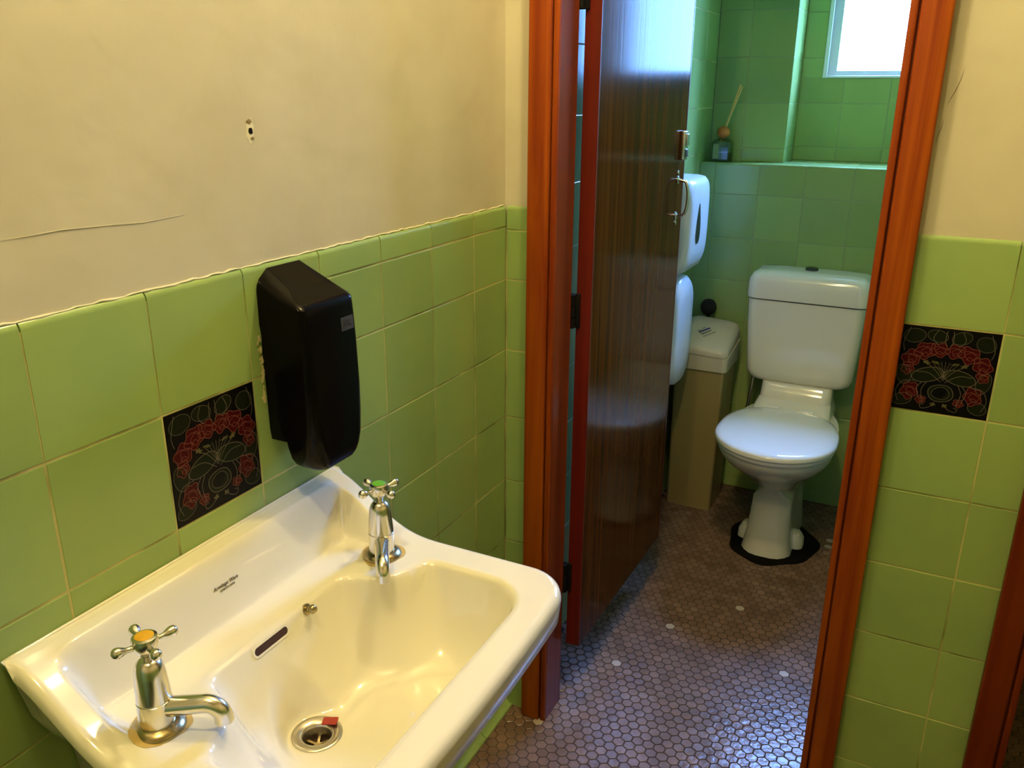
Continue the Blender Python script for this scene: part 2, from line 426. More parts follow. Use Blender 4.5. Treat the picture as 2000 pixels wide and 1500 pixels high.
mb = MB(); mb.box(-0.12, 2.0, -2.7, 2.0, 2.5, 2.6); struct('ceiling', mb, CEIL)

# floor: hexagonal mosaic, every tile a small raised hexagon
mb = MB(); mb.box(-0.12, 2.0, -2.7, 2.0, -0.1, -0.0012, 1)
pale = [(0.267, 0.503), (0.19, 0.271), (0.6, 0.432), (0.116, -0.03), (0.426, 0.691), (0.61, 1.225), (.62, 1.19)]
hp = 0.0262; rr = hp / sqrt(3)
rows = int(2.75 / (hp * sqrt(3) / 2)); fv = []; ff = []; fi = []
centers = []
for j in range(-55, rows):
    y = j * hp * sqrt(3) / 2 + 0.0
    if y > 1.5 or y < -1.25: continue
    for i in range(0, 67):
        x = (i + (j % 2) * .5) * hp + .012
        if x > 1.72: continue
        centers.append((x, y))
palei = set(min(range(len(centers)), key=lambda k: (centers[k][0] - p[0]) ** 2 + (centers[k][1] - p[1]) ** 2) for p in pale)
for c, (x, y) in enumerate(centers):
    tx, ty = random.gauss(0, .006), random.gauss(0, .006); dz = random.uniform(-.0001, .0001)
    b0 = len(fv)
    for (rad, z) in ((rr * .93, -.0012), (rr * .93, -.0006), (rr * .86, 0)):
        for k in range(6):
            a = pi / 6 + k * pi / 3; px, py = rad * cos(a), rad * sin(a)
            fv.append((x + px, y + py, z + (dz + px * tx + py * ty if z > -.001 else 0)))
    for s in range(2):
        for k in range(6):
            k2 = (k + 1) % 6; ff.append((b0 + s * 6 + k, b0 + s * 6 + k2, b0 + s * 6 + 6 + k2, b0 + s * 6 + 6 + k))
    ff.append(tuple(b0 + 12 + k for k in range(6)))
    fi += [2 if c in palei else 0] * 13
mb.v += [Vector(q) for q in fv]; n0 = 8; mb.f += [tuple(8 + k for k in q) for q in ff]; mb.i += fi
o = obj('floor', mb.v, mb.f, [HEXT, HEXG, HEXL], None, False, mb.i); o['kind'] = 'structure'

# door casings
def casing(name, xl, xr, label, tm):
    root = empty(name, (xl, 0, 0), kind='structure', label=label)
    for s, x in ((-1, xl), (1, xr)):
        def q(a, b): return (min(x + s * a, x + s * b), max(x + s * a, x + s * b))
        a, b = q(0.016, 0.062); m1 = MB(); m1.box(a, b, -0.022, 0.0, 0, HEAD + .0, b=0.004)
        m1.obj('architrave', tm, root, True, 40)
        a, b = q(0.0005, 0.0125); m2 = MB(); m2.box(a, b, -0.019, 0.004, 0, HEAD, b=0.003)
        m2.obj('edge_bead', tm, root, True, 40)
        a, b = q(0.0, 0.017); m3 = MB(); m3.box(a, b, -0.010, 0.072, 0, HEAD + .01)
        m3.obj('jamb', JAMB, root)
    m4 = MB(); m4.box(xl - .062, xr + .062, -.022, 0, HEAD, HEAD + .06, b=.004); m4.obj('head_architrave', tm, root, True, 40)
    m5 = MB(); m5.box(xl, xr, -.010, .072, HEAD - .017 + .017, HEAD + .017); m5.obj('head_jamb', JAMB, root)
    return root
casing('trim_1', D1L, D1R, 'orange red varnished timber casing around the open toilet cubicle doorway', TRIM)
casing('trim_2', D2L, D2R, 'dark red timber casing at the right edge of the picture', TRIMD)

# cubicle door, opened inwards
HX, HY = 0.119, 0.100
ang = radians(89.2)
droot = empty('door_1', (HX, HY, 0), kind='structure', label='dark brown veneer cubicle door standing open, hinged at the left jamb')
DM = Matrix.Translation((HX, HY, 0)) @ Matrix.Rotation(ang - pi / 2, 4, 'Z')
# local frame: x = thickness (0 .. .034), y = width (0..0.605)
TH, WD = 0.034, 0.612
m1 = MB(); m1.box(0.003, TH, 0.004, WD, 0.152, 2.02, 0, M=DM)
m1.obj('door_leaf', DOORW, droot)
m1 = MB(); m1.box(0.0, TH + .0006, 0.0, 0.0038, 0.150, 2.022, b=.0008, M=DM); m1.obj('hinge_edge', DOORE, droot)
m1 = MB(); m1.box(0.0025, TH + .0006, WD, WD + .005, 0.150, 2.022, b=.0008, M=DM); m1.obj('lock_edge', DOORE, droot)
for z in (0.955, 1.587, 0.30):
    m1 = MB(); m1.box(-0.012, 0.010, -0.006, -0.0003, z, z + .075, b=.001, M=DM)
    m1.add([], [])
    for k in range(3): m1.lathe([(0.0065, z + k * .025 + .001), (0.0065, z + k * .025 + .024)], 14, M=DM @ Matrix.Translation((-.004, -.012, 0)))
    m1.obj('hinge', HINGE, droot, True, 40)
# indicator bolt
m1 = MB(); m1.box(TH, TH + .013, WD - .048, WD - .018, 1.272, 1.345, b=.003, M=DM)
lk = m1.obj('indicator_lock', CHROME, droot, True, 40)
m1 = MB(); m1.box(TH + .0125, TH + .0165, WD - .043, WD - .023, 1.280, 1.300, b=.0015, M=DM); m1.obj('indicator_window', mat('lock_dark', (0.04, 0.05, 0.06), .3), lk, True, 40)
m1 = MB(); m1.box(TH + .0125, TH + .018, WD - .043, WD - .023, 1.308, 1.338, b=.0015, M=DM); m1.obj('thumb_turn', CHROME, lk, True, 40)
# pull handle
m1 = MB(); path = []
yh = WD - .045
for k in range(0, 13):
    t = k / 12 * pi
    path.append((TH + .004 + .026 * (sin(t) ** .45 if sin(t) > 0 else 0), yh, 1.176 + .046 * cos(t)))
m1.tube([DM @ Vector(p) for p in path], 0.0042, 12)
for z in (1.222, 1.130): m1.lathe([(.010, 0), (.010, .002), (.006, .004)], 20, M=DM @ Matrix.Translation((TH, yh, z)) @ Matrix.Rotation(pi / 2, 4, 'Y'))
for z in (1.240, 1.112): m1.lathe([(.006, 0), (.006, .002), (.003, .003)], 16, M=DM @ Matrix.Translation((TH, yh, z)) @ Matrix.Rotation(pi / 2, 4, 'Y'))
m1.obj('pull_handle', CHROME, droot, True, 40)

# ------------------------------------------------------------------ window
wr = empty('window_1', (WX0, YN, WZ0), kind='structure', label='white framed window with bright reeded glass in the tiled niche')
def rectframe(x0, x1, z0, z1, wd, y0, y1, b=.002):
    m = MB()
    m.box(x0, x0 + wd, y0, y1, z0, z1, b=b); m.box(x1 - wd, x1, y0, y1, z0, z1, b=b)
    m.box(x0 + wd - .001, x1 - wd + .001, y0, y1, z0, z0 + wd * .55, b=b); m.box(x0 + wd - .001, x1 - wd + .001, y0, y1, z1 - wd, z1, b=b)
    return m
rectframe(WX0, WX1, WZ0, WZ1, .014, YN - .006, YN + .09).obj('window_frame', WINF, wr, True, 40)
rectframe(WX0 + .014, WX1 - .014, WZ0 + .008, WZ1 - .014, .030, YN + .012, YN + .05).obj('sash', WINF, wr, True, 40)
m1 = MB(); m1.box(WX0 + .03, WX1 - .03, YN + .030, YN + .034, WZ0 + .015, WZ1 - .03); m1.obj('pane', PANE, wr)

# ------------------------------------------------------------------ wall basin
CY = -0.8625
X0, X1, HW = 0.0015, 0.410, 0.2735
def sm(x, a, b):
    t = max(0.0, min(1.0, (x - a) / (b - a))); return t * t * (3 - 2 * t)
def sdbox(px, py, hx, hy, r):
    qx, qy = abs(px) - hx + r, abs(py) - hy + r
    return sqrt(max(qx, 0) ** 2 + max(qy, 0) ** 2) + min(max(qx, qy), 0) - r
def sd_out(x, y):
    xf = X1 + 0.010 * (1 - (y / HW) ** 2)
    cx = (X0 + xf) / 2; hx = (xf - X0) / 2
    r = 0.062 if x > 0.2 else 0.003
    return sdbox(x - cx, y, hx, HW, r)
def smax(a, b, k):
    h = max(k - abs(a - b), 0) / k; return max(a, b) + h * h * k * .25
TAPX, TAPY = 0.139, 0.2005
def sd_bowl(x, y):
    d = sdbox(x - 0.2475, y, 0.1225, 0.213, 0.062)
    for s in (-1, 1):
        c = 0.070 - sqrt((x - TAPX + .004) ** 2 + (y - s * TAPY) ** 2)
        d = smax(d, c, 0.03)
    return d
DRX, DRY = 0.192, -0.0265
def H(x, y):
    dd = sqrt((x - DRX) ** 2 + (y - DRY) ** 2)
    if dd < .055:
        k = sm(dd, .033, .055); return ZFLAT * (1 - k) + H0(x, y) * k
    return H0(x, y)
def H0(x, y):
    ay = abs(y)
    side = 0.081 * (1 - sm(x, 0.0, 0.21)) ** 1.75
    m = 1 - sm(ay, 0.212, 0.243)
    back = 0.079 * (1 - sm(x, 0.030, 0.066)) 
    up = side * (1 - m) + back * m
    z = 0.80 + up
    d = -sd_bowl(x, y)
    # soft lip
    z -= 0.004 * max(0, 1 - abs(d) / .010) ** 2 if d < 0 else 0.004
    if d > 0:
        wdt = 0.085
        t = min(1, d / wdt)
        z -= 0.112 * (1 - (1 - t) ** 2.3)
        dd = sqrt((x - DRX) ** 2 + (y - DRY) ** 2)
        z -= 0.012 * (1 - sm(dd, 0.0, 0.20)) * sm(d, 0, .05)
        z += (0.80 - 0.80 - up * 0) 
    # outer edge rounding
    so = sd_out(x, y); rr_ = 0.013
    if so > -rr_ and x > 0.012:
        q = rr_ + so; z -= rr_ - sqrt(max(rr_ * rr_ - q * q, 0))
    return z
ZFLAT = H0(DRX + .028, DRY) + .001
NA, NR = 288, 130
ccx, ccy = DRX, DRY
angs = [2 * pi * k / NA for k in range(NA)]
outl = []
for a in angs:
    lo_, hi_ = 0.0, 0.6
    for _ in range(40):
        mid = (lo_ + hi_) / 2
        if sd_out(ccx + mid * cos(a), ccy + mid * sin(a)) < 0: lo_ = mid
        else: hi_ = mid
    outl.append(lo_)
DR0 = 0.020
verts = []; faces = []
for j in range(NR + 1):
    t = j / NR
    for k, a in enumerate(angs):
        r0 = DR0 + (outl[k] - DR0) * (1 - (1 - t) ** 1.0)
        x, y = ccx + r0 * cos(a), ccy + r0 * sin(a)
        verts.append((x, CY + y, H(x, y)))
for j in range(NR):
    for k in range(NA):
        k2 = (k + 1) % NA
        faces.append((j * NA + k, j * NA + k2, (j + 1) * NA + k2, (j + 1) * NA + k))
base = NR * NA
def addring(fn):
    b = len(verts)
    for k, a in enumerate(angs):
        verts.append(fn(ccx + outl[k] * cos(a), ccy + outl[k] * sin(a), verts[base + k][2]))
    p = b - NA
    for k in range(NA):
        k2 = (k + 1) % NA; faces.append((p + k, p + k2, b + k2, b + k))
def shr(x, y, s): return (X0 + (x - X0) * s, CY + y * s)
def under(sx, sy, zf, zs):
    """sx, sy: shrink towards the wall and the middle; zf / zs: height below the front apron / below the undercut sides"""
    def fn(x, y, z):
        f = sm(x, .22, .40)
        zz = zf * f + min(z - .002, zs) * (1 - f)
        return (X0 + (x - X0) * (sx * f + (1 - f) * (sx * .3 + .7)), CY + y * (sy * (1 - f) + f * (sy * .3 + .7)), zz)
    return fn
addring(lambda x, y, z: (x, CY + y, z - .002))
addring(under(.998, .995, .775, .875))
addring(under(.994, .975, .755, .860))
addring(under(.980, .93, .748, .80))
addring(under(.955, .89, .750, .775))
addring(under(.93, .85, .745, .755))
addring(under(.86, .80, .730, .740))
addring(lambda x, y, z: (*shr(x, y, .78), .690))
addring(lambda x, y, z: (*shr(x, y, .62), .652))
addring(lambda x, y, z: (*shr(x, y, .30), .640))
faces.append(tuple(len(verts) - NA + k for k in range(NA)))
sink = empty('wash_basin', (0, CY, 0.8), label='cream ceramic wall basin with two chrome taps on green tiled wall', cat='basin')
b_ = obj('basin_body', verts, faces, CERAM, sink, True, None, 50)
bm = bmesh.new(); bm.from_mesh(b_.data); bmesh.ops.recalc_face_normals(bm, faces=bm.faces); bm.to_mesh(b_.data); bm.free()
# old sealant / grout bead between basin and wall
m1 = MB(); m1.tube([(0.003, CY - HW + .004 + (2 * HW - .008) * k / 40, 0.8790) for k in range(41)], 0.0025, 8)
m1.obj('sealant_bead', CERAM, sink, True)
# drain
zd = ZFLAT + .0002
m1 = MB()
prof = [(0.0315, zd - .004), (0.0318, zd + .0012), (0.0305, zd + .0022), (0.025, zd + .0015), (0.0188, zd - .0008), (0.0172, zd - .004), (0.0165, zd - .022)]
DMt = Matrix.Translation((DRX, CY + DRY, 0))
m1.lathe(prof, 48, cap0=False, cap1=False, M=DMt)
dr = m1.obj('drain', STEEL, sink, True, 50)
m1 = MB(); m1.lathe([(0.0165, zd - .0215), (0.0165, zd - .0212)], 32, M=DMt); m1.obj('drain_hole', BROWND, dr)
m1 = MB()
for k in range(3): m1.box(-.0165, .0165, -.0016, .0016, zd - .019, zd - .016, M=DMt @ Matrix.Rotation(k * pi / 3, 4, 'Z'))
m1.lathe([(.0045, zd - .019), (.0045, zd - .0155)], 16, M=DMt)
m1.obj('drain_grid', CHROMB, dr)
m1 = MB(); m1.box(-.0095, .0095, -.0085, .0085, 0, .0016, b=.0007, M=DMt @ Matrix.Translation((.002, .0235, zd + .0022)) @ Matrix.Rotation(radians(28), 4, 'Z') @ Matrix.Rotation(radians(-10), 4, 'X'))
sc = m1.obj('paper_scrap', REDF); tag(sc, 'small dark red scrap lying on the edge of the basin drain', 'scrap')
# overflow slot and chain stay
def wallpoint(y, z):
    lo_, hi_ = 0.10, 0.19
    for _ in range(40):
        mid = (lo_ + hi_) / 2
        if H(mid, y - CY) > z: lo_ = mid
        else: hi_ = mid
    return lo_
ov = []
zo = 0.788
xo = wallpoint(-.886, zo); dzx = (H(xo + .001, -.886 - CY) - H(xo - .001, -.886 - CY)) / .002
nv = Vector((-dzx, 0, 1)).normalized(); uv = Vector((0, 1, 0)); vv = nv.cross(uv)
OM = frame_matrix((xo, -0.886, zo), uv, vv if vv.z > 0 else -vv)
sgn = 1 if (OM.to_3x3() @ Vector((0, 0, 1))).dot(nv) > 0 else -1
def slot(L, h, d0, d1, n=12):
    pts = []
    for k in range(n + 1): a = -pi / 2 + pi * k / n; pts.append((L / 2 - h / 2 + h / 2 * cos(a), h / 2 * sin(a)))
    for k in range(n + 1): a = pi / 2 + pi * k / n; pts.append((-L / 2 + h / 2 + h / 2 * cos(a), h / 2 * sin(a)))
    return [[OM @ Vector((p[0], p[1], d * sgn)) for p in pts] for d in (d0, d1)]
m1 = MB(); m1.loft(slot(.060, .0115, -.004, .0007)); m1.obj('overflow_slot', BROWND, sink)
m1 = MB()
rg = slot(.064, .0155, -.004, .0011) ; ri = slot(.0585, .0100, -.004, .0011)
n_ = len(rg[0]); v = rg[0] + rg[1] + ri[1] + ri[0]
f = []
for s in range(3):
    for k in range(n_): k2 = (k + 1) % n_; f.append((s * n_ + k, s * n_ + k2, (s + 1) * n_ + k2, (s + 1) * n_ + k))
m1.add(v, f); m1.obj('overflow_lip', CERAM, sink, True, 60)
xs = wallpoint(-.816, .792)
m1 = MB(); m1.lathe([(0.0075, -.002), (.0075, .001), (.004, .002), (.0035, .006), (.0055, .008), (.0062, .011), (.0045, .0145), (.001, .0155)], 20, M=frame_matrix((xs, -.816, .792), uv, vv if vv.z > 0 else -vv) @ Matrix.Scale(sgn, 4, (0, 0, 1)))
m1.obj('chain_stay', CHROMB, sink, True, 50)
# maker's stamp on the sloping back
ys = -0.874; x_s = 0.0475
dzx = (H(x_s + .002, ys - CY) - H(x_s - .002, ys - CY)) / .004
tv = Vector((-1, 0, -dzx)).normalized()
nn = Vector((0, 1, 0)).cross(tv)
zs = H(x_s, ys - CY)
SM = frame_matrix(Vector((x_s, ys, zs)) + nn * .0006 * (1 if nn.z > 0 else -1), (0, 1, 0), tv)
text('stamp', 'Armitage Ware', 0.0066, INK, SM, sink, 0.35)
text('stamp_line', 'VITREOUS CHINA', 0.0032, INK, SM @ Matrix.Translation((0.001, -.0058, 0)), sink, 0.1)

# ------------------------------------------------------------------ taps
def tap(px, py, tipv, rot, label, btn, bm_):
    zb_ = H(px, py - CY) - .001
    root = empty('basin_tap', (px, py, zb_), label=label, cat='tap', group='basin taps')
    Mt = Matrix.Translation((px, py, zb_))
    m = MB(); m.lathe([(.0275, 0), (.0285, .002), (.0275, .005), (.022, .0085), (.0185, .010)], 40, M=Mt); m.obj('flange', CHROMB, root, True, 50)
    m = MB(); m.lathe([(.0182, .008), (.0180, .038), (.0172, .0385), (.0172, .0395), (.0180, .040), (.0172, .052), (.0158, .068), (.0148, .076), (.0125, .0825), (.0085, .0865), (.005, .0875)], 40, M=Mt)
    m.obj('tap_body', CHROME, root, True, 50)
    m = MB(); m.lathe([(.0048, .086), (.0048, .091), (.0065, .093), (.0098, .0965), (.0120, .1005), (.0132, .105), (.0135, .1105), (.0125, .1135), (.0098, .1145)], 32, M=Mt)
    for k in range(4):
        a = rot + k * pi / 2; d = Vector((cos(a), sin(a), 0))
        c0 = Vector((px, py, zb_ + .1040))
        prof = [(.008, .0036), (.015, .0030), (.019, .0030), (.0225, .0046), (.0265, .0060), (.0300, .0058), (.0325, .0040), (.0337, .0012)]
        m.tube([c0 + d * p[0] + Vector((0, 0, .003 * (p[0] / .03))) for p in prof], [p[1] for p in prof], 14)
    h_ = m.obj('cross_handle', CHROME, root, True, 50)
    m = MB(); m.lathe([(.0094, .1140), (.0094, .1148), (.0080, .1153)], 28, M=Mt); m.obj(bm_, btn, h_, True, 50)
    tip = Vector((tipv[0], tipv[1], 0)); d = (tip - Vector((px, py, 0))); L = d.length; d.normalize()
    m = MB(); path = []; rad = []
    zs_ = zb_ + .0265
    def P_(s, z): return Vector((px, py, 0)) + d * s + Vector((0, 0, z))
    for k in range(7): s = .010 + (L - .030) * k / 6; path.append(P_(s, zs_ + .010 * (s / L))); rad.append(.0108 - .0012 * k / 6)
    c = path[-1]; s0 = .010 + (L - .030); R0 = .017; zt = zs_ + .010 * (s0 / L)
    for k in range(1, 9):
        a = radians(82) * k / 8; path.append(P_(s0 + R0 * sin(a), zt - R0 * (1 - cos(a)))); rad.append(.0096)
    path.append(P_(s0 + R0, zt - R0 - .004)); rad.append(.0100)
    m.tube(path, rad, 24, caps=False)
    m.obj('spout', CHROME, root, True, 60)
    # open end, dark inside
    e = path[-1]; m = MB(); m.lathe([(.0088, -.001), (.0088, -.0005)], 20, M=Matrix.Translation(e + Vector((0, 0, .003)))); m.obj('spout_mouth', BLACKM, root)
    # greenish brown mineral ring round the foot
    return root
tap(0.137, -1.067, (0.205, -1.036), radians(-20), 'near chrome basin tap with amber button, spout pointing into the bowl', AMBER, 'amber_button')
tap(0.141, -0.666, (0.196, -0.741), radians(72), 'far chrome basin tap with green button below the soap dispenser', GREENB, 'green_button')
# deck stains round the tap feet
for (px, py) in ((0.137, -1.067), (0.141, -0.666)):
    m = MB(); pts = []; n_ = 48; rng = random.Random(int(px * 1000))
    for k in range(n_):
        a = 2 * pi * k / n_; r_ = .0305 + .0035 * sin(a * 3 + px * 40) + .001 * rng.random()
        pts.append((px + r_ * cos(a), py + r_ * sin(a), H(px + r_ * cos(a), py + r_ * sin(a) - CY) + .00045))
    cpt = (px, py, H(px, py - CY) + .0005)
    m.add([cpt] + pts, [(0, 1 + k, 1 + (k + 1) % n_) for k in range(n_)])
    m.obj('lime_stain', RUST, sink, True)

# ------------------------------------------------------------------ soap dispenser
sd_ = empty('soap_dispenser', (0, -0.667, 0.93), label='black soap dispenser on the green tiles above the basin', cat='soap dispenser')
y0, y1 = -0.7235, -0.6105
ym = (y0 + y1) / 2; wy = y1 - y0
def dring(z, xf, w_, r, xb_=0.0005, cyo=0.0, n=8):
    # plan outline: flat to wall, rounded front
    pts = []
    hw = w_ / 2; cy = ym + cyo
    cs = [(xf - r, cy + hw - r, 0), (xb_ + .001, cy + hw - .001, 1), (xb_ + .001, cy - hw + .001, 2), (xf - r, cy - hw + r, 3)]
    for (cx, cyy, q) in cs:
        rad = r if q in (0, 3) else .001
        for j in range(n + 1):
            a = pi / 2 * (q + j / n); pts.append((cx + rad * cos(a), cyy + rad * sin(a), z))
    return pts
m = MB(); m.loft([dring(z, x, w_, r) for z, x, w_, r in ((.972, .030, .098, .01), (.968 + .006, .036, .104, .008), (.99, .040, .108, .008), (1.10, .036, .110, .008), (1.14, .020, .108, .008))])
m.obj('back_plate', BLACKP, sd_, True, 35)
# cover: side profile front face, top slopes to the wall
m = MB(); rings = []
for z, xb_, xf, w_, r in ((.9315, .050, .070, .060, .009), (.9345, .043, .0775, .080, .016), (.941, .038, .081, .096, .021), (.951, .035, .083, .106, .023), (.968, .033, .084, .1125, .022), (1.0, .028, .0835, .1140, .018),
                          (1.04, .019, .082, .1140, .014), (1.10, .007, .0795, .1135, .012), (1.14, .0005, .0765, .113, .010), (1.155, .0005, .0755, .1125, .010)):
    rings.append(dring(z, xf, w_, r, xb_))
# top cap follows a slope: higher at wall
def slope_ring(base, lift, inset):
    out = []
    for (x, y, z) in base:
        out.append((max(.0005, .0005 + (x - .0005) * (1 - inset)), ym + (y - ym) * (1 - inset * .9), z + lift * (1 - x / .0755) + inset * .030))
    return out
b0 = dring(1.164, .0745, .1115, .010, .0005)
rings.append(slope_ring(b0, .022, 0)); rings.append(slope_ring(dring(1.166, .0745, .1115, .010, .0005), .026, .03)); rings.append(slope_ring(dring(1.168, .0745, .1115, .010, .0005), .029, .12)); rings.append(slope_ring(dring(1.168, .0745, .1115, .010, .0005), .031, .45))
m.loft(rings)
m.obj('cover', BLACKP, sd_, True, 32)
fr = .0808
def facem(y, z, dx=0.0004):
    xf = .0755 + (.083 - .0755) * max(0, min(1, (1.155 - z) / .15))
    return frame_matrix((xf + dx, y, z), (0, 1, 0), (-.05, 0, 1))
m = MB(); m.box(-.0135, .0135, -.0095, .0095, -.0002, .0004, M=facem(-.6335, 1.131)); st = m.obj('sticker', OLIVE, sd_)
text('sticker_text', 'JFK', .013, mat('dark_print', (.015, .012, .006), .6), facem(-.6335, 1.131, .0010), st, 0, bold=.0003)
# pump logo at the foot
lg = MB(); pts = [(-.009, .0045), (-.0105, .001), (-.009, -.003), (-.004, -.005), (.001, -.003), (.006, .0015), (.010, .006)]
def ribbon(mb_, pts, w_, Mx, i=0, h=0.0):
    P2 = [Vector((p[0], p[1])) for p in pts]; L = []; Rr = []
    for k, p in enumerate(P2):
        t = P2[min(k + 1, len(P2) - 1)] - P2[max(k - 1, 0)]
        if t.length < 1e-9: t = Vector((1, 0))
        t.normalize(); nrm = Vector((-t.y, t.x)) * (w_ / 2)
        L.append(Mx @ Vector((p.x + nrm.x, p.y + nrm.y, h))); Rr.append(Mx @ Vector((p.x - nrm.x, p.y - nrm.y, h)))
    n_ = len(P2)
    mb_.add(L + Rr, [(k, n_ + k, n_ + k + 1, k + 1) for k in range(n_ - 1)], i)
ribbon(lg, pts, .0014, facem(-.637, .974, .0007)); ribbon(lg, [(-.007, .005), (-.003, .003), (.004, .004), (.008, .008)], .001, facem(-.637, .974, .0007))
lg.obj('logo', mat('grey_print', (.16, .15, .11), .5), sd_)
# flaky adhesive beside the dispenser
m = MB(); rng = random.Random(5)
for k in range(46):
    z = 1.03 + .095 * rng.random(); y = y0 - .0005 - abs(rng.gauss(0, .0035)); s = .0008 + .0022 * rng.random()
    n_ = 6; pts = [(0.0014 + .0006 * rng.random(), y + s * cos(2 * pi * j / n_) * (.6 + .6 * rng.random()), z + s * 1.6 * sin(2 * pi * j / n_) * (.6 + .6 * rng.random())) for j in range(n_)]
    m.add([(0.0002, y, z)] + pts, [(0, 1 + j, 1 + (j + 1) % n_) for j in range(n_)] + [tuple(range(1, n_ + 1))])
ad = m.obj('adhesive_residue', CREAMG); tag(ad, 'pale flaky adhesive residue on the tiles along the left side of the soap dispenser', 'residue', kind='stuff')

# screw holes in the plaster
m = MB(); xw = -.0044
rng = random.Random(3)
def blob(mb_, cy, cz, ry, rz, i, x=xw, seed=0, n_=16):
    r2 = random.Random(seed); pts = [(x, cy + ry * cos(2 * pi * k / n_) * r2.uniform(.75, 1.1), cz + rz * sin(2 * pi * k / n_) * r2.uniform(.75, 1.1)) for k in range(n_)]
    mb_.add([(x + .0003, cy, cz)] + pts, [(0, 1 + k, 1 + (k + 1) % n_) for k in range(n_)], i)
yh_, zh_ = -.702, 1.386
blob(m, yh_, zh_ + .001, .0075, .0175, 1, xw + .0001, 1); blob(m, yh_ - .001, zh_ + .0125, .0050, .0032, 2, xw + .0006, 2)
blob(m, yh_ + .0005, zh_ + .001, .0040, .0045, 0, xw + .0007, 3); blob(m, yh_ + .003, zh_ - .008, .0036, .0022, 2, xw + .0006, 4)
h_ = m.obj('screw_holes', [BLACKM, mat('filler_white', (.85, .80, .60), .8), mat('filler_shadow', (.25, .19, .08), .8)], wl)
h_['label'] = 'row of old screw holes with pale filler in the plaster'

# hairline cracks in the plaster
m = MB(); m.tube([(-0.004, -1.049, 1.299), (-0.004, -1.017, 1.299), (-0.004, -0.983, 1.3), (-0.004, -0.935, 1.298), (-0.004, -0.882, 1.295), (-0.004, -0.823, 1.297)], [.0001, .0003, .00035, .0003, .0003, .0001], 6); h_ = m.obj('plaster_ridge', PLASTER, wl, True)
m = MB(); m.tube([(0.789, 0.004, 1.474), (0.786, 0.004, 1.458), (0.781, 0.004, 1.44), (0.777, 0.004, 1.432), (0.773, 0.004, 1.421)], [.0001, .0003, .0005, .0004, .0001], 6); m.tube([(0.772, 0.004, 1.4), (0.77, 0.004, 1.386), (0.767, 0.004, 1.376), (0.765, 0.004, 1.358)], [.0001, .0004, .0003, .0001], 6)
h_ = m.obj('plaster_cracks', mat('crack_shadow', (.16, .11, .04), .9), wf)
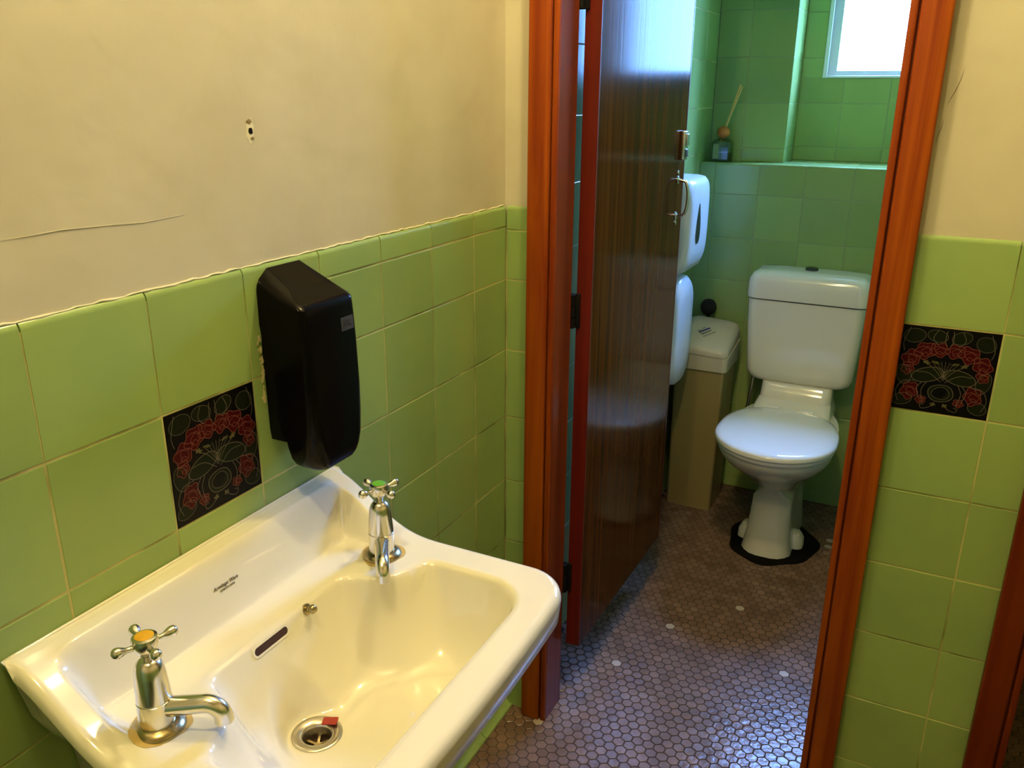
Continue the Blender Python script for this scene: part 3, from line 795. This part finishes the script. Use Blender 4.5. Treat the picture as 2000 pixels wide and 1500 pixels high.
# ------------------------------------------------------------------ decorative rose tiles
def deco(name, O, u, n, label):
    O = Vector(O); u = Vector(u); n = Vector(n); S = P - .0012
    Mx = Matrix.Identity(4)
    for i in range(3): Mx[i][0] = u[i]; Mx[i][1] = (0, 0, 1)[i]; Mx[i][2] = n[i]; Mx[i][3] = O[i]
    m = MB(); a = .0006; b = P - .0006; e = .0014
    rings = [[Mx @ Vector(q) for q in ((a, a, -.005), (b, a, -.005), (b, b, -.005), (a, b, -.005))],
             [Mx @ Vector(q) for q in ((a, a, -e * .6), (b, a, -e * .6), (b, b, -e * .6), (a, b, -e * .6))],
             [Mx @ Vector(q) for q in ((a + e, a + e, .0002), (b - e, a + e, .0002), (b - e, b - e, .0002), (a + e, b - e, .0002))]]
    m.loft(rings, False, True)
    rng = random.Random(11)
    H1, H2 = .0005, .0009
    def shape(cx, cy, rx, ry, rot, ci, li=None, wob=.12, lobes=5, lw=.0009):
        n_ = 26; pts = []
        for k in range(n_):
            t = 2 * pi * k / n_; rr2 = 1 + wob * sin(lobes * t + cx * 20)
            x, y = rx * rr2 * cos(t), ry * rr2 * sin(t); x, y = x * cos(rot) - y * sin(rot), x * sin(rot) + y * cos(rot)
            pts.append(((cx + x) * P, (cy + y) * P))
        pts = [(min(max(p[0], .003), P - .003), min(max(p[1], .003), P - .003)) for p in pts]
        if ci is not None: m.add([Mx @ Vector((p[0], p[1], H1 + .0001 * rng.random())) for p in pts], [tuple(range(n_))], ci)
        if li is not None: ribbon(m, pts + [pts[0]], lw, Mx, li, H2)
    def line(pts, li=4, lw=.0008):
        # smooth through the points
        out = []
        for k in range(len(pts) - 1):
            p0, p1, p2, p3 = pts[max(k - 1, 0)], pts[k], pts[k + 1], pts[min(k + 2, len(pts) - 1)]
            for s in range(6):
                t = s / 6
                out.append(tuple(.5 * ((2 * p1[j]) + (-p0[j] + p2[j]) * t + (2 * p0[j] - 5 * p1[j] + 4 * p2[j] - p3[j]) * t * t + (-p0[j] + 3 * p1[j] - 3 * p2[j] + p3[j]) * t ** 3) * P for j in (0, 1)))
        out.append((pts[-1][0] * P, pts[-1][1] * P))
        ribbon(m, out, lw, Mx, li, H2 + .0001)
    # dark leaves behind
    for (cx, cy, rx, ry, r) in ((.15, .88, .11, .08, .3), (.38, .9, .10, .07, -.2), (.62, .9, .10, .07, .2), (.86, .86, .10, .08, -.3), (.12, .13, .10, .07, .4), (.88, .13, .1, .07, -.4), (.1, .42, .07, .12, .2), (.9, .42, .07, .12, -.2)):
        shape(cx, cy, rx, ry, r, 3, 4, .05, 2, .0006)
    # two big leaves and the bud in the middle
    shape(.34, .45, .16, .085, .25, 3, 4, .05, 2); shape(.66, .45, .16, .085, -.25, 3, 4, .05, 2)
    shape(.5, .25, .13, .10, 0, 3, 4, .03, 4)
    shape(.5, .25, .09, .07, 0, 1, 4, .04, 3, .0006)
    # roses
    def rose(cx, cy, s, r):
        s *= .86
        shape(cx, cy, s * 1.2, s, r, 2, 5, .14, 5, .0010)
        shape(cx + s * .15, cy - s * .1, s * .62, s * .50, r + .5, 2, 5, .12, 4, .0008)
        line([(cx - s * .8, cy + s * .3), (cx - s * .2, cy + s * .55), (cx + s * .5, cy + s * .25), (cx + s * .9, cy + s * .4)], 5, .0008)
        line([(cx - s * .3, cy - s * .6), (cx, cy - s * .2), (cx + s * .5, cy - s * .5)], 5, .0008)
    for (cx, cy, s, r) in ((.15, .62, .10, .8), (.28, .72, .105, .5), (.42, .745, .09, 0), (.58, .745, .09, .2), (.72, .72, .105, -.5), (.86, .62, .10, -.8), (.13, .50, .07, 1.2), (.88, .50, .07, -1.2),
                           (.18, .24, .10, 1.3), (.82, .26, .10, -1.3), (.31, .15, .05, .3), (.69, .16, .05, -.3)):
        rose(cx, cy, s, r)
    # stems, stamens and curls
    for k in range(7):
        a = radians(60 + k * 10); line([(.5, .42), (.5 + .10 * cos(a), .42 + .10 * sin(a)), (.5 + .2 * cos(a) * 1.25, .42 + .2 * sin(a))], 4, .0006)
    for s in (-1, 1):
        def X(v): return .5 + s * v
        line([(X(.0), .40), (X(.10), .52), (X(.22), .60)], 4); line([(X(.02), .38), (X(.15), .47), (X(.28), .47)], 4)
        line([(X(.16), .36), (X(.20), .26), (X(.17), .12)], 4); line([(X(.2), .36), (X(.25), .28), (X(.22), .18)], 4)
        line([(X(.04), .13), (X(.10), .07), (X(.17), .05), (X(.19), .09), (X(.15), .10)], 4)
        line([(X(.28), .36), (X(.40), .34), (X(.46), .22), (X(.42), .10)], 4)
        line([(X(.40), .97), (X(.45), .80), (X(.43), .70)], 4); line([(X(.12), .97), (X(.16), .87), (X(.10), .80)], 4)
        line([(X(.03), .97), (X(.04), .86), (X(.02), .80)], 4)
        shape(X(.19), .59, .035, .02, s * .4, 6, None, .3, 5); shape(X(.10), .60, .04, .012, s * .2, 6, None, .3, 5); shape(X(.06), .11, .025, .02, 0, 6, None, .3, 4)
    o = m.obj(name, [TBLK, TBLK, TRED, TGRN, TLIN, TRLN, TYEL]); tag(o, label, 'tile', 'decorative rose tiles')
    return o
deco('decorative_tile', (0, -0.1337 - 5 * P, T - 2 * P), (0, 1, 0), (1, 0, 0), 'black rose patterned tile set in the green wall behind the basin')
deco('decorative_tile', (XT - P, 0, T - 2 * P), (1, 0, 0), (0, -1, 0), 'black rose patterned tile between the two timber door casings at right')

# ------------------------------------------------------------------ toilet
tl = empty('toilet', (0.432, 1.2, 0), label='white close coupled toilet with closed lid in the green tiled cubicle', cat='toilet')
TX = 0.432
def egg(z, w_, yf, yb_, n=48, sq=2.0, pinch=0.0):
    pts = []; cy = yf + w_ * .53; hb = yb_ - cy; hf = cy - yf
    for k in range(n):
        a = 2 * pi * k / n; c, s = cos(a), sin(a)
        e = 2.0 if s < 0 else sq
        x = w_ / 2 * (abs(c) ** (2 / e)) * (1 if c > 0 else -1); y = (abs(s) ** (2 / e)) * (hb if s > 0 else -hf)
        pts.append((TX + x, cy + y, z))
    return pts
def rr48(cx, cy, w_, h_, r, z): return rrect(cx, cy, w_, h_, r, z, 11)
m = MB()
rings = []
def prr(z, w_, ya, yb_, r):
    pts = rrect(TX, (ya + yb_) / 2, w_, yb_ - ya, r, z, 11)
    return pts[:]
def eggr(z, w_, yf, yb_, sq=3.2):
    # sample egg at matching angles of the 48-point rrect (starts at +x+y corner)
    base = egg(z, w_, yf, yb_, 48, sq)
    return base
def ch(z, w_, ya, yb_, c):
    # base plan with chamfered front corners, 48 points
    poly = [(w_ / 2, 0.0), (w_ / 2, 1.0), (-w_ / 2, 1.0), (-w_ / 2, 0.0), (-w_ / 2 + c, -1), (w_ / 2 - c, -1)]
    y0_, y1_ = ya, yb_
    P6 = [(w_ / 2, y0_ + c * .9), (w_ / 2, y1_ - .02), (w_ / 2 - .02, y1_), (-w_ / 2 + .02, y1_), (-w_ / 2, y1_ - .02), (-w_ / 2, y0_ + c * .9), (-w_ / 2 + c, y0_), (w_ / 2 - c, y0_)]
    # resample by angle about the centre
    cy = ya + (yb_ - ya) * .5; out = []
    for k in range(48):
        a = 2 * pi * k / 48; dx, dy = cos(a), sin(a); best = None
        for j in range(8):
            ax, ay = P6[j]; bx, by = P6[(j + 1) % 8]; ay -= cy; by -= cy
            ex, ey = bx - ax, by - ay; den = dx * ey - dy * ex
            if abs(den) < 1e-9: continue
            t = (ax * ey - ay * ex) / den; s = (ax * dy - ay * dx) / den
            if t > 0 and -1e-6 <= s <= 1 + 1e-6 and (best is None or t > best): best = t
        out.append((TX + dx * best, cy + dy * best, z))
    return out
rings += [ch(0.0, .158, 1.005, 1.37, .040), ch(.012, .156, 1.007, 1.37, .040), ch(.06, .142, 1.016, 1.37, .036), ch(.13, .126, 1.030, 1.38, .030), ch(.19, .118, 1.042, 1.38, .028)]
rings += [egg(.235, .130, 1.028, 1.39, 48, 3), egg(.27, .170, .985, 1.39, 48, 3), egg(.305, .225, .925, 1.395, 48, 3), egg(.345, .292, .862, 1.40, 48, 3), egg(.375, .328, .828, 1.405, 48, 3), egg(.395, .342, .814, 1.41, 48, 3), egg(.408, .342, .814, 1.41, 48, 3), egg(.410, .30, .84, 1.39, 48, 3)]
m.loft(rings)
# shelf at the back that carries the cistern
sh = [rr48(TX, 1.34, .255, .20, .03, .38), rr48(TX, 1.34, .255, .20, .03, .415), rr48(TX, 1.35, .245, .17, .03, .432), rr48(TX, 1.375, .235, .13, .03, .445), rr48(TX, 1.385, .232, .12, .03, .492), rr48(TX, 1.385, .225, .11, .03, .496)]
m.loft(sh)
for s in (-1, 1):
    m.loft([rr48(TX + s * .080, 1.14, .055, .075, .025, 0), rr48(TX + s * .080, 1.14, .052, .070, .025, .03), rr48(TX + s * .076, 1.14, .036, .05, .016, .048), rr48(TX + s * .072, 1.14, .015, .02, .006, .052)])
m.obj('pan', WHITEC, tl, True, 42)
for s in (-1, 1):
    m = MB(); m.lathe([(.009, .040), (.009, .050), (.005, .055)], 18, M=Matrix.Translation((TX + s * .088, 1.125, 0)))
    m.obj('bolt_cap', WHITEC, tl, True, 40)
m = MB()
m.loft([egg(.4105, .335, .812, 1.215, 48, 2.6), egg(.412, .352, .803, 1.222, 48, 2.6), egg(.420, .356, .801, 1.224, 48, 2.6), egg(.4245, .350, .805, 1.222, 48, 2.6)]); m.obj('seat', SEATP, tl, True, 50)
m = MB()
m.loft([egg(.4255, .352, .801, 1.224, 48, 2.6), egg(.428, .362, .795, 1.228, 48, 2.6), egg(.436, .364, .794, 1.229, 48, 2.6), egg(.4425, .356, .800, 1.226, 48, 2.6), egg(.446, .330, .818, 1.215, 48, 2.6), egg(.4485, .25, .87, 1.18, 48, 2.4), egg(.4495, .12, .94, 1.10, 48, 2.2)])
m.obj('seat_lid', SEATP, tl, True, 50)
for s in (-1, 1):
    m = MB(); m.tube([(TX + s * .055 - .022, 1.238, .436), (TX + s * .055 + .022, 1.238, .436)], .0085, 16)
    m.obj('seat_hinge', SEATP, tl, True, 40)
m = MB(); YC = 1.405
m.loft([rr48(TX - .002, YC, .27, .10, .04, .492), rr48(TX - .002, YC, .315, .13, .04, .498), rr48(TX - .002, YC, .338, .148, .04, .510), rr48(TX - .002, YC, .350, .158, .036, .530), rr48(TX - .002, YC, .358, .164, .034, .60), rr48(TX - .002, YC, .370, .172, .034, .70), rr48(TX - .002, YC, .376, .176, .034, .782)])
m.obj('cistern', WHITEC, tl, True, 42)
m = MB()
m.loft([rr48(TX, YC - .002, .376, .178, .03, .786), rr48(TX, YC - .002, .386, .186, .034, .788), rr48(TX, YC - .002, .390, .188, .036, .80), rr48(TX, YC - .002, .388, .187, .036, .832), rr48(TX, YC - .002, .382, .182, .036, .852), rr48(TX, YC - .002, .366, .168, .04, .868), rr48(TX, YC - .002, .335, .142, .04, .8765), rr48(TX, YC - .002, .22, .08, .03, .880)])
cl = m.obj('cistern_lid', WHITEC, tl, True, 42)
m = MB(); m.lathe([(.021, .878), (.021, .887), (.017, .890), (.004, .891)], 28, M=Matrix.Translation((TX - .004, YC, 0))); m.obj('flush_button', mat('dark_chrome', (.12, .12, .12), .25, 1.0), cl, True, 40)
# inlet tap low on the left of the pan
m = MB(); m.tube([(.235, 1.499, .18), (.235, 1.44, .18), (.245, 1.415, .20), (.258, 1.405, .30), (.275, 1.40, .49)], .0065, 12)
m.lathe([(.014, 0), (.014, .03)], 16, M=Matrix.Translation((.235, 1.452, .165)))
m.obj('water_pipe', CHROME, tl, True, 40)
# thin near-black patch that paints the pan's shadow onto the floor
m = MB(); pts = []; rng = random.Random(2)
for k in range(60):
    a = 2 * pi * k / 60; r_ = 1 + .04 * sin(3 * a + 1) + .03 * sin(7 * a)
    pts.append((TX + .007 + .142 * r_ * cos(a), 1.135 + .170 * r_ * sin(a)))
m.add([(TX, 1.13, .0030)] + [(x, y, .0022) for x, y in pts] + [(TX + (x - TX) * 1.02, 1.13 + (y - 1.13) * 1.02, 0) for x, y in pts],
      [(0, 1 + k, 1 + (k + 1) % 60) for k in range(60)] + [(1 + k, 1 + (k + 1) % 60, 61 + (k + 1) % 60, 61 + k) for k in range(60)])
o = m.obj('pan_shadow_patch', PANSHADE, tl, True); o['label'] = 'black painted shadow patch on the floor around the foot'

# ------------------------------------------------------------------ sanitary bin
bn = empty('sanitary_bin', (0.112, 1.335, 0), label='tall beige sanitary bin with slanted white lid beside the toilet', cat='bin')
m = MB(); bc = 1.338
m.loft([rr48(.112, bc, .160, .175, .010, 0), rr48(.112, bc, .162, .176, .010, .01), rr48(.114, bc - .002, .168, .180, .010, .30), rr48(.116, bc - .004, .172, .184, .010, .535)])
m.obj('bin_body', BINP, bn, True, 35)
m = MB()
def lr(z, w_, h_, r, sl=0.0, cx=.117):
    return [(x, y, zz + sl * (y - 1.24) / .20 - sl * 1.1 * (x - .117)) for x, y, zz in rr48(cx, bc - .005, w_, h_ - .062, r, z)]
m.loft([lr(.530, .178, .252, .014), lr(.532, .186, .258, .016), lr(.585, .192, .262, .02, .030)]); m.obj('lid_collar', BINL, bn, True, 35)
m = MB()
m.loft([lr(.586, .176, .256, .02, .030), lr(.588, .184, .266, .024, .036), lr(.600, .186, .268, .026, .048), lr(.612, .178, .260, .03, .058), lr(.618, .155, .235, .03, .062), lr(.620, .10, .16, .03, .064)])
lid = m.obj('bin_lid', BINL, bn, True, 45)
LM = frame_matrix((.108, 1.325, .6212 + .064 * (1.325 - 1.24) / .20 + .07 * .009), (0.60, 0.80, .214), (-.80, 0.60, .248))
m = MB(); m.box(-.024, .024, .002, .0075, .0006, .0012, 0, M=LM); m.obj('lid_label_bar', BLUEI, lid)
m = MB()
for (a, b, y) in ((-.022, -.006, .013), (.0, .016, .016), (-.026, .020, -.008), (-.024, .014, -.013), (-.03, .024, -.026)): m.box(a, b, y, y + .0022, .0006, .0011, 0, M=LM)
m.obj('lid_label_print', mat('faint_print', (.20, .22, .20), .6), lid)

# toilet brush behind the bin
tb = empty('toilet_brush', (0.078, 1.467, 0.0), label='round black brush head showing above the beige bin, against the tiles', cat='toilet brush')
m = MB(); m.tube([(0.078, 1.474, 0.02), (0.078, 1.474, .34), (.078, 1.474, .67)], .006, 10); m.obj('brush_handle', BLACKP, tb, True)
m = MB(); m.lathe([(.020, 0), (.020, .01), (.012, .03)], 20, M=Matrix.Translation((.078, 1.474, 0))); m.obj('brush_stand', BLACKP, tb, True, 40)
m = MB(); m.lathe([(.004, -.030), (.018, -.025), (.026, -.014), (.029, 0), (.026, .014), (.018, .025), (.004, .030)], 28, M=Matrix.Translation((.078, 1.469, .70))); m.obj('brush_head', BRIS, tb, True)

# ------------------------------------------------------------------ dispensers on cubicle wall
pt_ = empty('tissue_dispenser', (0, 1.10, 1.04), label='white wall tissue dispenser with dark teardrop window, upper of the two', cat='tissue dispenser')
def wallring(x, yc_, zc_, wy_, hz, r, n=8):
    return [(x, a, b) for a, b, _ in rrect(yc_, zc_, wy_, hz, r, 0, n)]
m = MB()
m.loft([wallring(.0005, 1.10, 1.045, .255, .295, .03), wallring(.075, 1.10, 1.045, .255, .295, .035), wallring(.100, 1.10, 1.050, .245, .280, .045), wallring(.112, 1.10, 1.058, .225, .250, .055), wallring(.118, 1.10, 1.068, .185, .200, .06), wallring(.120, 1.10, 1.072, .11, .12, .04)])
m.obj('cover', WHITEP, pt_, True, 50)
m = MB(); pts = []
for k in range(32):
    a = 2 * pi * k / 32; zz = sin(a); wv_ = .021 * (1 - .55 * zz)
    pts.append((.1205, 1.070 + wv_ * cos(a), 1.055 + .062 * zz))
m.loft([[(x - .012, y, z) for x, y, z in pts], [(x + .0006, y, z) for x, y, z in pts]]); m.obj('level_window', mat('dark_window', (.008, .012, .02), .15), pt_)
m = MB(); m.box(.1125, .1145, 1.088, 1.093, 1.150, 1.162); m.obj('emblem', mat('blue_emblem', (.05, .10, .30), .4), pt_)
p2 = empty('seat_wipe_dispenser', (0, 1.05, .70), label='slim white dispenser with rounded foot, lower of the two on the cubicle side wall', cat='dispenser')
m = MB()
m.loft([[(x, a, b) for a, b, _ in rrect(1.10, .70, wy_, .372 * s, .10 * s, 0, 8)] for x, wy_, s in ((.0005, .22, 1), (.05, .22, 1), (.078, .215, .97), (.090, .19, .9), (.093, .12, .6))])
m.obj('cover', WHITEP, p2, True, 50)

# ------------------------------------------------------------------ reed diffuser on the ledge
rd = empty('reed_diffuser', (0.058, 1.56, ZL), label='square glass reed diffuser with orange wooden ball on the tiled ledge', cat='reed diffuser')
m = MB(); zl = ZL + .0015; bx, by = .058, 1.562
m.loft([rrect(bx, by, .062, .062, .006, zl), rrect(bx, by, .064, .064, .006, zl + .004), rrect(bx, by, .064, .064, .006, zl + .066), rrect(bx, by, .05, .05, .012, zl + .074), rrect(bx, by, .026, .026, .012, zl + .078), rrect(bx, by, .024, .024, .012, zl + .086)])
m.obj('bottle', BOTG, rd, True, 40)
m = MB(); m.box(bx - .024, bx - .004, by - .033, by - .0325, zl + .010, zl + .060); m.obj('bottle_label', mat('pale_label', (.30, .36, .14), .6), rd)
m = MB(); m.box(bx - .027, bx + .027, by - .027, by + .027, zl + .005, zl + .03); m.obj('oil', mat('dark_oil', (.05, .06, .02), .2), rd)
m = MB(); m.lathe([(.006 + .0001, zl + .076)] + [(.0215 * cos(t), zl + .099 + .0215 * sin(t)) for t in [radians(-70 + k * 14) for k in range(11)]], 28, M=Matrix.Translation((bx, by, 0))); m.obj('wooden_ball', BALLW, rd, True, 60)
for k, (dx, dy, L) in enumerate(((.046, .006, .155), (.052, .002, .150), (.042, .014, .157), (.038, .004, .120))):
    m = MB(); a = Vector((bx - dx * .25, by - dy * .25, zl + .06)); b = Vector((bx + dx, by + dy, zl + .10 + L)); m.tube([a, b], .0022, 8); m.obj('reed', REED, rd)
